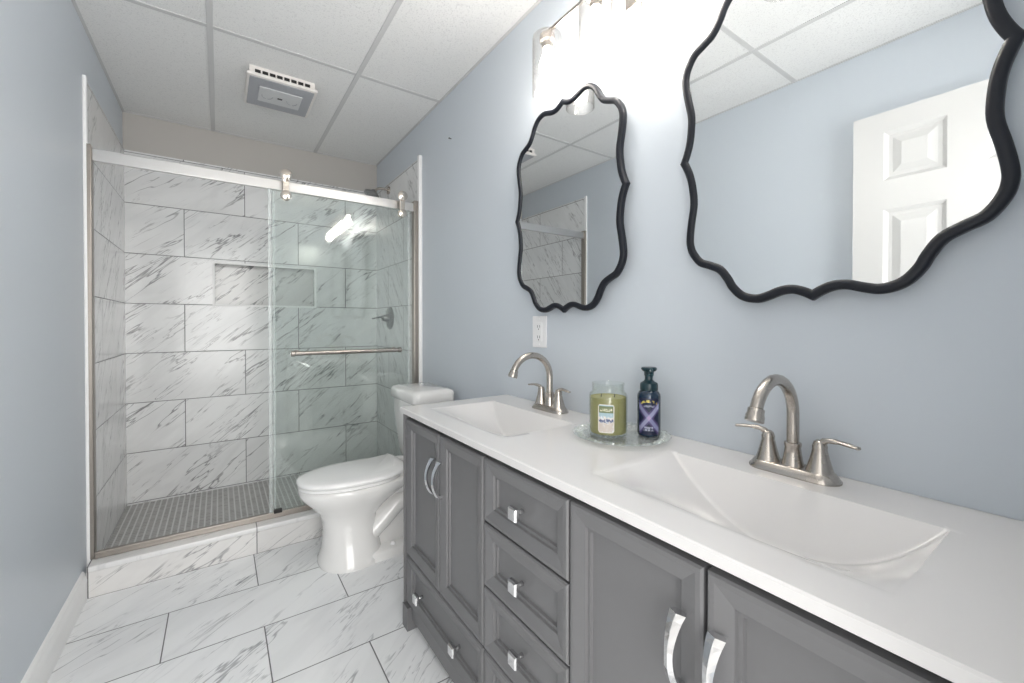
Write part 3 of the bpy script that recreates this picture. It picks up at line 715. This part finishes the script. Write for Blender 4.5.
# ------------------------------------------------------------------ vanity light
LX, LZ = -.120, 2.262
LYS = (1.19, .95, .71, .47)
vl = thing('vanity_light', 'nickel bar light with clear glass cylinder shades on the wall above the mirrors', 'wall light', (W, .83, LZ))
m = MB(); m.box((-.022, -.09, -.055), (0, .09, .065), .008, 3); shade(m.build('back_plate', M['nickel'], vl))
for yk in (-.024, .014):
    m = MB(); m.lathe([(.004, -.020), (.005, -.030), (.012, -.034), (.016, -.042), (.014, -.052), (.006, -.057)], (0, yk, -.050), 'X', 18); shade(m.build('finial', M['rollern'], vl))
m = MB(); m.tube([(-.02, 0, .0), (LX, 0, .0)], .009, 12); m.tube([(LX, -.375, 0), (LX, .375, 0)], .007, 12); shade(m.build('bar', M['nickel'], vl))
for y in LYS:
    yl = y - .83
    m = MB(); m.lathe([(.010, -.002), (.026, -.010), (.028, -.016), (.028, -.034), (.020, -.040), (.020, -.060), (.016, -.062)], (LX, yl, 0), n=28); so = shade(m.build('socket', M['nickel'], vl), 40)
    m = MB(); m.lathe([(.027, -.013), (.050, -.014), (.0535, -.018), (.0545, -.026), (.0545, -.228), (.0520, -.228), (.0520, -.026), (.050, -.018), (.027, -.017)], (LX, yl, 0), n=40, cap0=False, cap1=False); shade(m.build('glass_shade', M['shadeglass'], so), 50)
    m = MB(); m.lathe([(.012, -.060), (.014, -.075), (.020, -.092), (.028, -.115), (.030, -.130), (.027, -.147), (.018, -.158), (.004, -.162)], (LX, yl, 0), n=20); shade(m.build('bulb', M['bulb'], so), 60)

# ------------------------------------------------------------------ outlet, fan, nail
ou = thing('wall_outlet', 'white wall outlet plate below the far mirror', 'outlet', (W, 1.380, 1.170))
m = MB(); m.box((-.006, -.046, -.066), (0, .046, .066), .0025); m.build('cover_plate', M['outlet'], ou)
m = MB(); m.box((-.0085, -.020, -.040), (-.005, .020, .040), .001); rc = m.build('receptacle', M['outlet'], ou)
for z in (-.022, .022):
    m = MB()
    for y in (-.007, .007): m.box((-.0092, y - .0013, z - .005), (-.0084, y + .0013, z + .006))
    m.lathe([(.0028, -.0092), (.0028, -.0084)], (0, 0, z - .011), 'X', 10); m.build('socket_slots', M['outletdark'], rc)
for z in (-.054, .054):
    m = MB(); m.lathe([(.0032, -.006), (.003, -.0072), (.001, -.0075)], (0, 0, z), 'X', 12); m.build('screw', M['outlet'], ou)

fa = thing('exhaust_fan', 'square ceiling exhaust fan with grey grille and unlit centre lens', 'exhaust fan', (.786, 2.735, H))
hx, hy = .168, .178
m = MB(); m.box((-hx + .012, -hy + .012, -.044), (hx - .012, hy - .012, 0.0)); m.box((-hx, -hy, -.054), (hx, hy, -.036), .006, 3); m.build('housing', M['fan'], fa)
for i in range(8):
    x = -.118 + i * .0337
    m = MB(); m.box((x - .013, -hy + .009, -.032), (x + .013, -hy + .0135, -.016), .001, 1); m.build('vent_slot', M['black'], fa)
m = MB(); m.box((-hx + .014, -hy + .016, -.057), (hx - .014, hy - .016, -.0535), .0012, 1); gr = m.build('grille', M['fangrey'], fa)
m = MB(); m.box((-.105, -.085, -.062), (.105, .085, -.0565), .003, 2); ln = m.build('light_lens', M['fanlens'], gr)
m = MB(); m.box((-.012, -.008, -.0635), (.012, .008, -.0615), .0005, 1); m.build('sensor_window', M['outletdark'], ln)
for s in (-1, 1):
    m = MB()
    for kx in (-1, 1):
        m.tube([(s * .062 + .026 * math.cos(a), .026 * math.sin(a) * 1.4, -.0625) for a in [math.radians(kx * 40 + 180 * (kx < 0) + q * 10 - 40) for q in range(9)]], .0022, 6)
    m.build('lens_ring', M['fangrey'], ln)

m = MB(); m.lathe([(.002, 0), (.002, -.012), (.0045, -.013), (.0045, -.016), (.001, -.0165)], axis='X', n=12); o = m.build('wall_nail', M['outletdark']); o.location = (W, 2.20, 2.27)
tag(o, 'small dark nail in the blue wall above the toilet', 'nail')
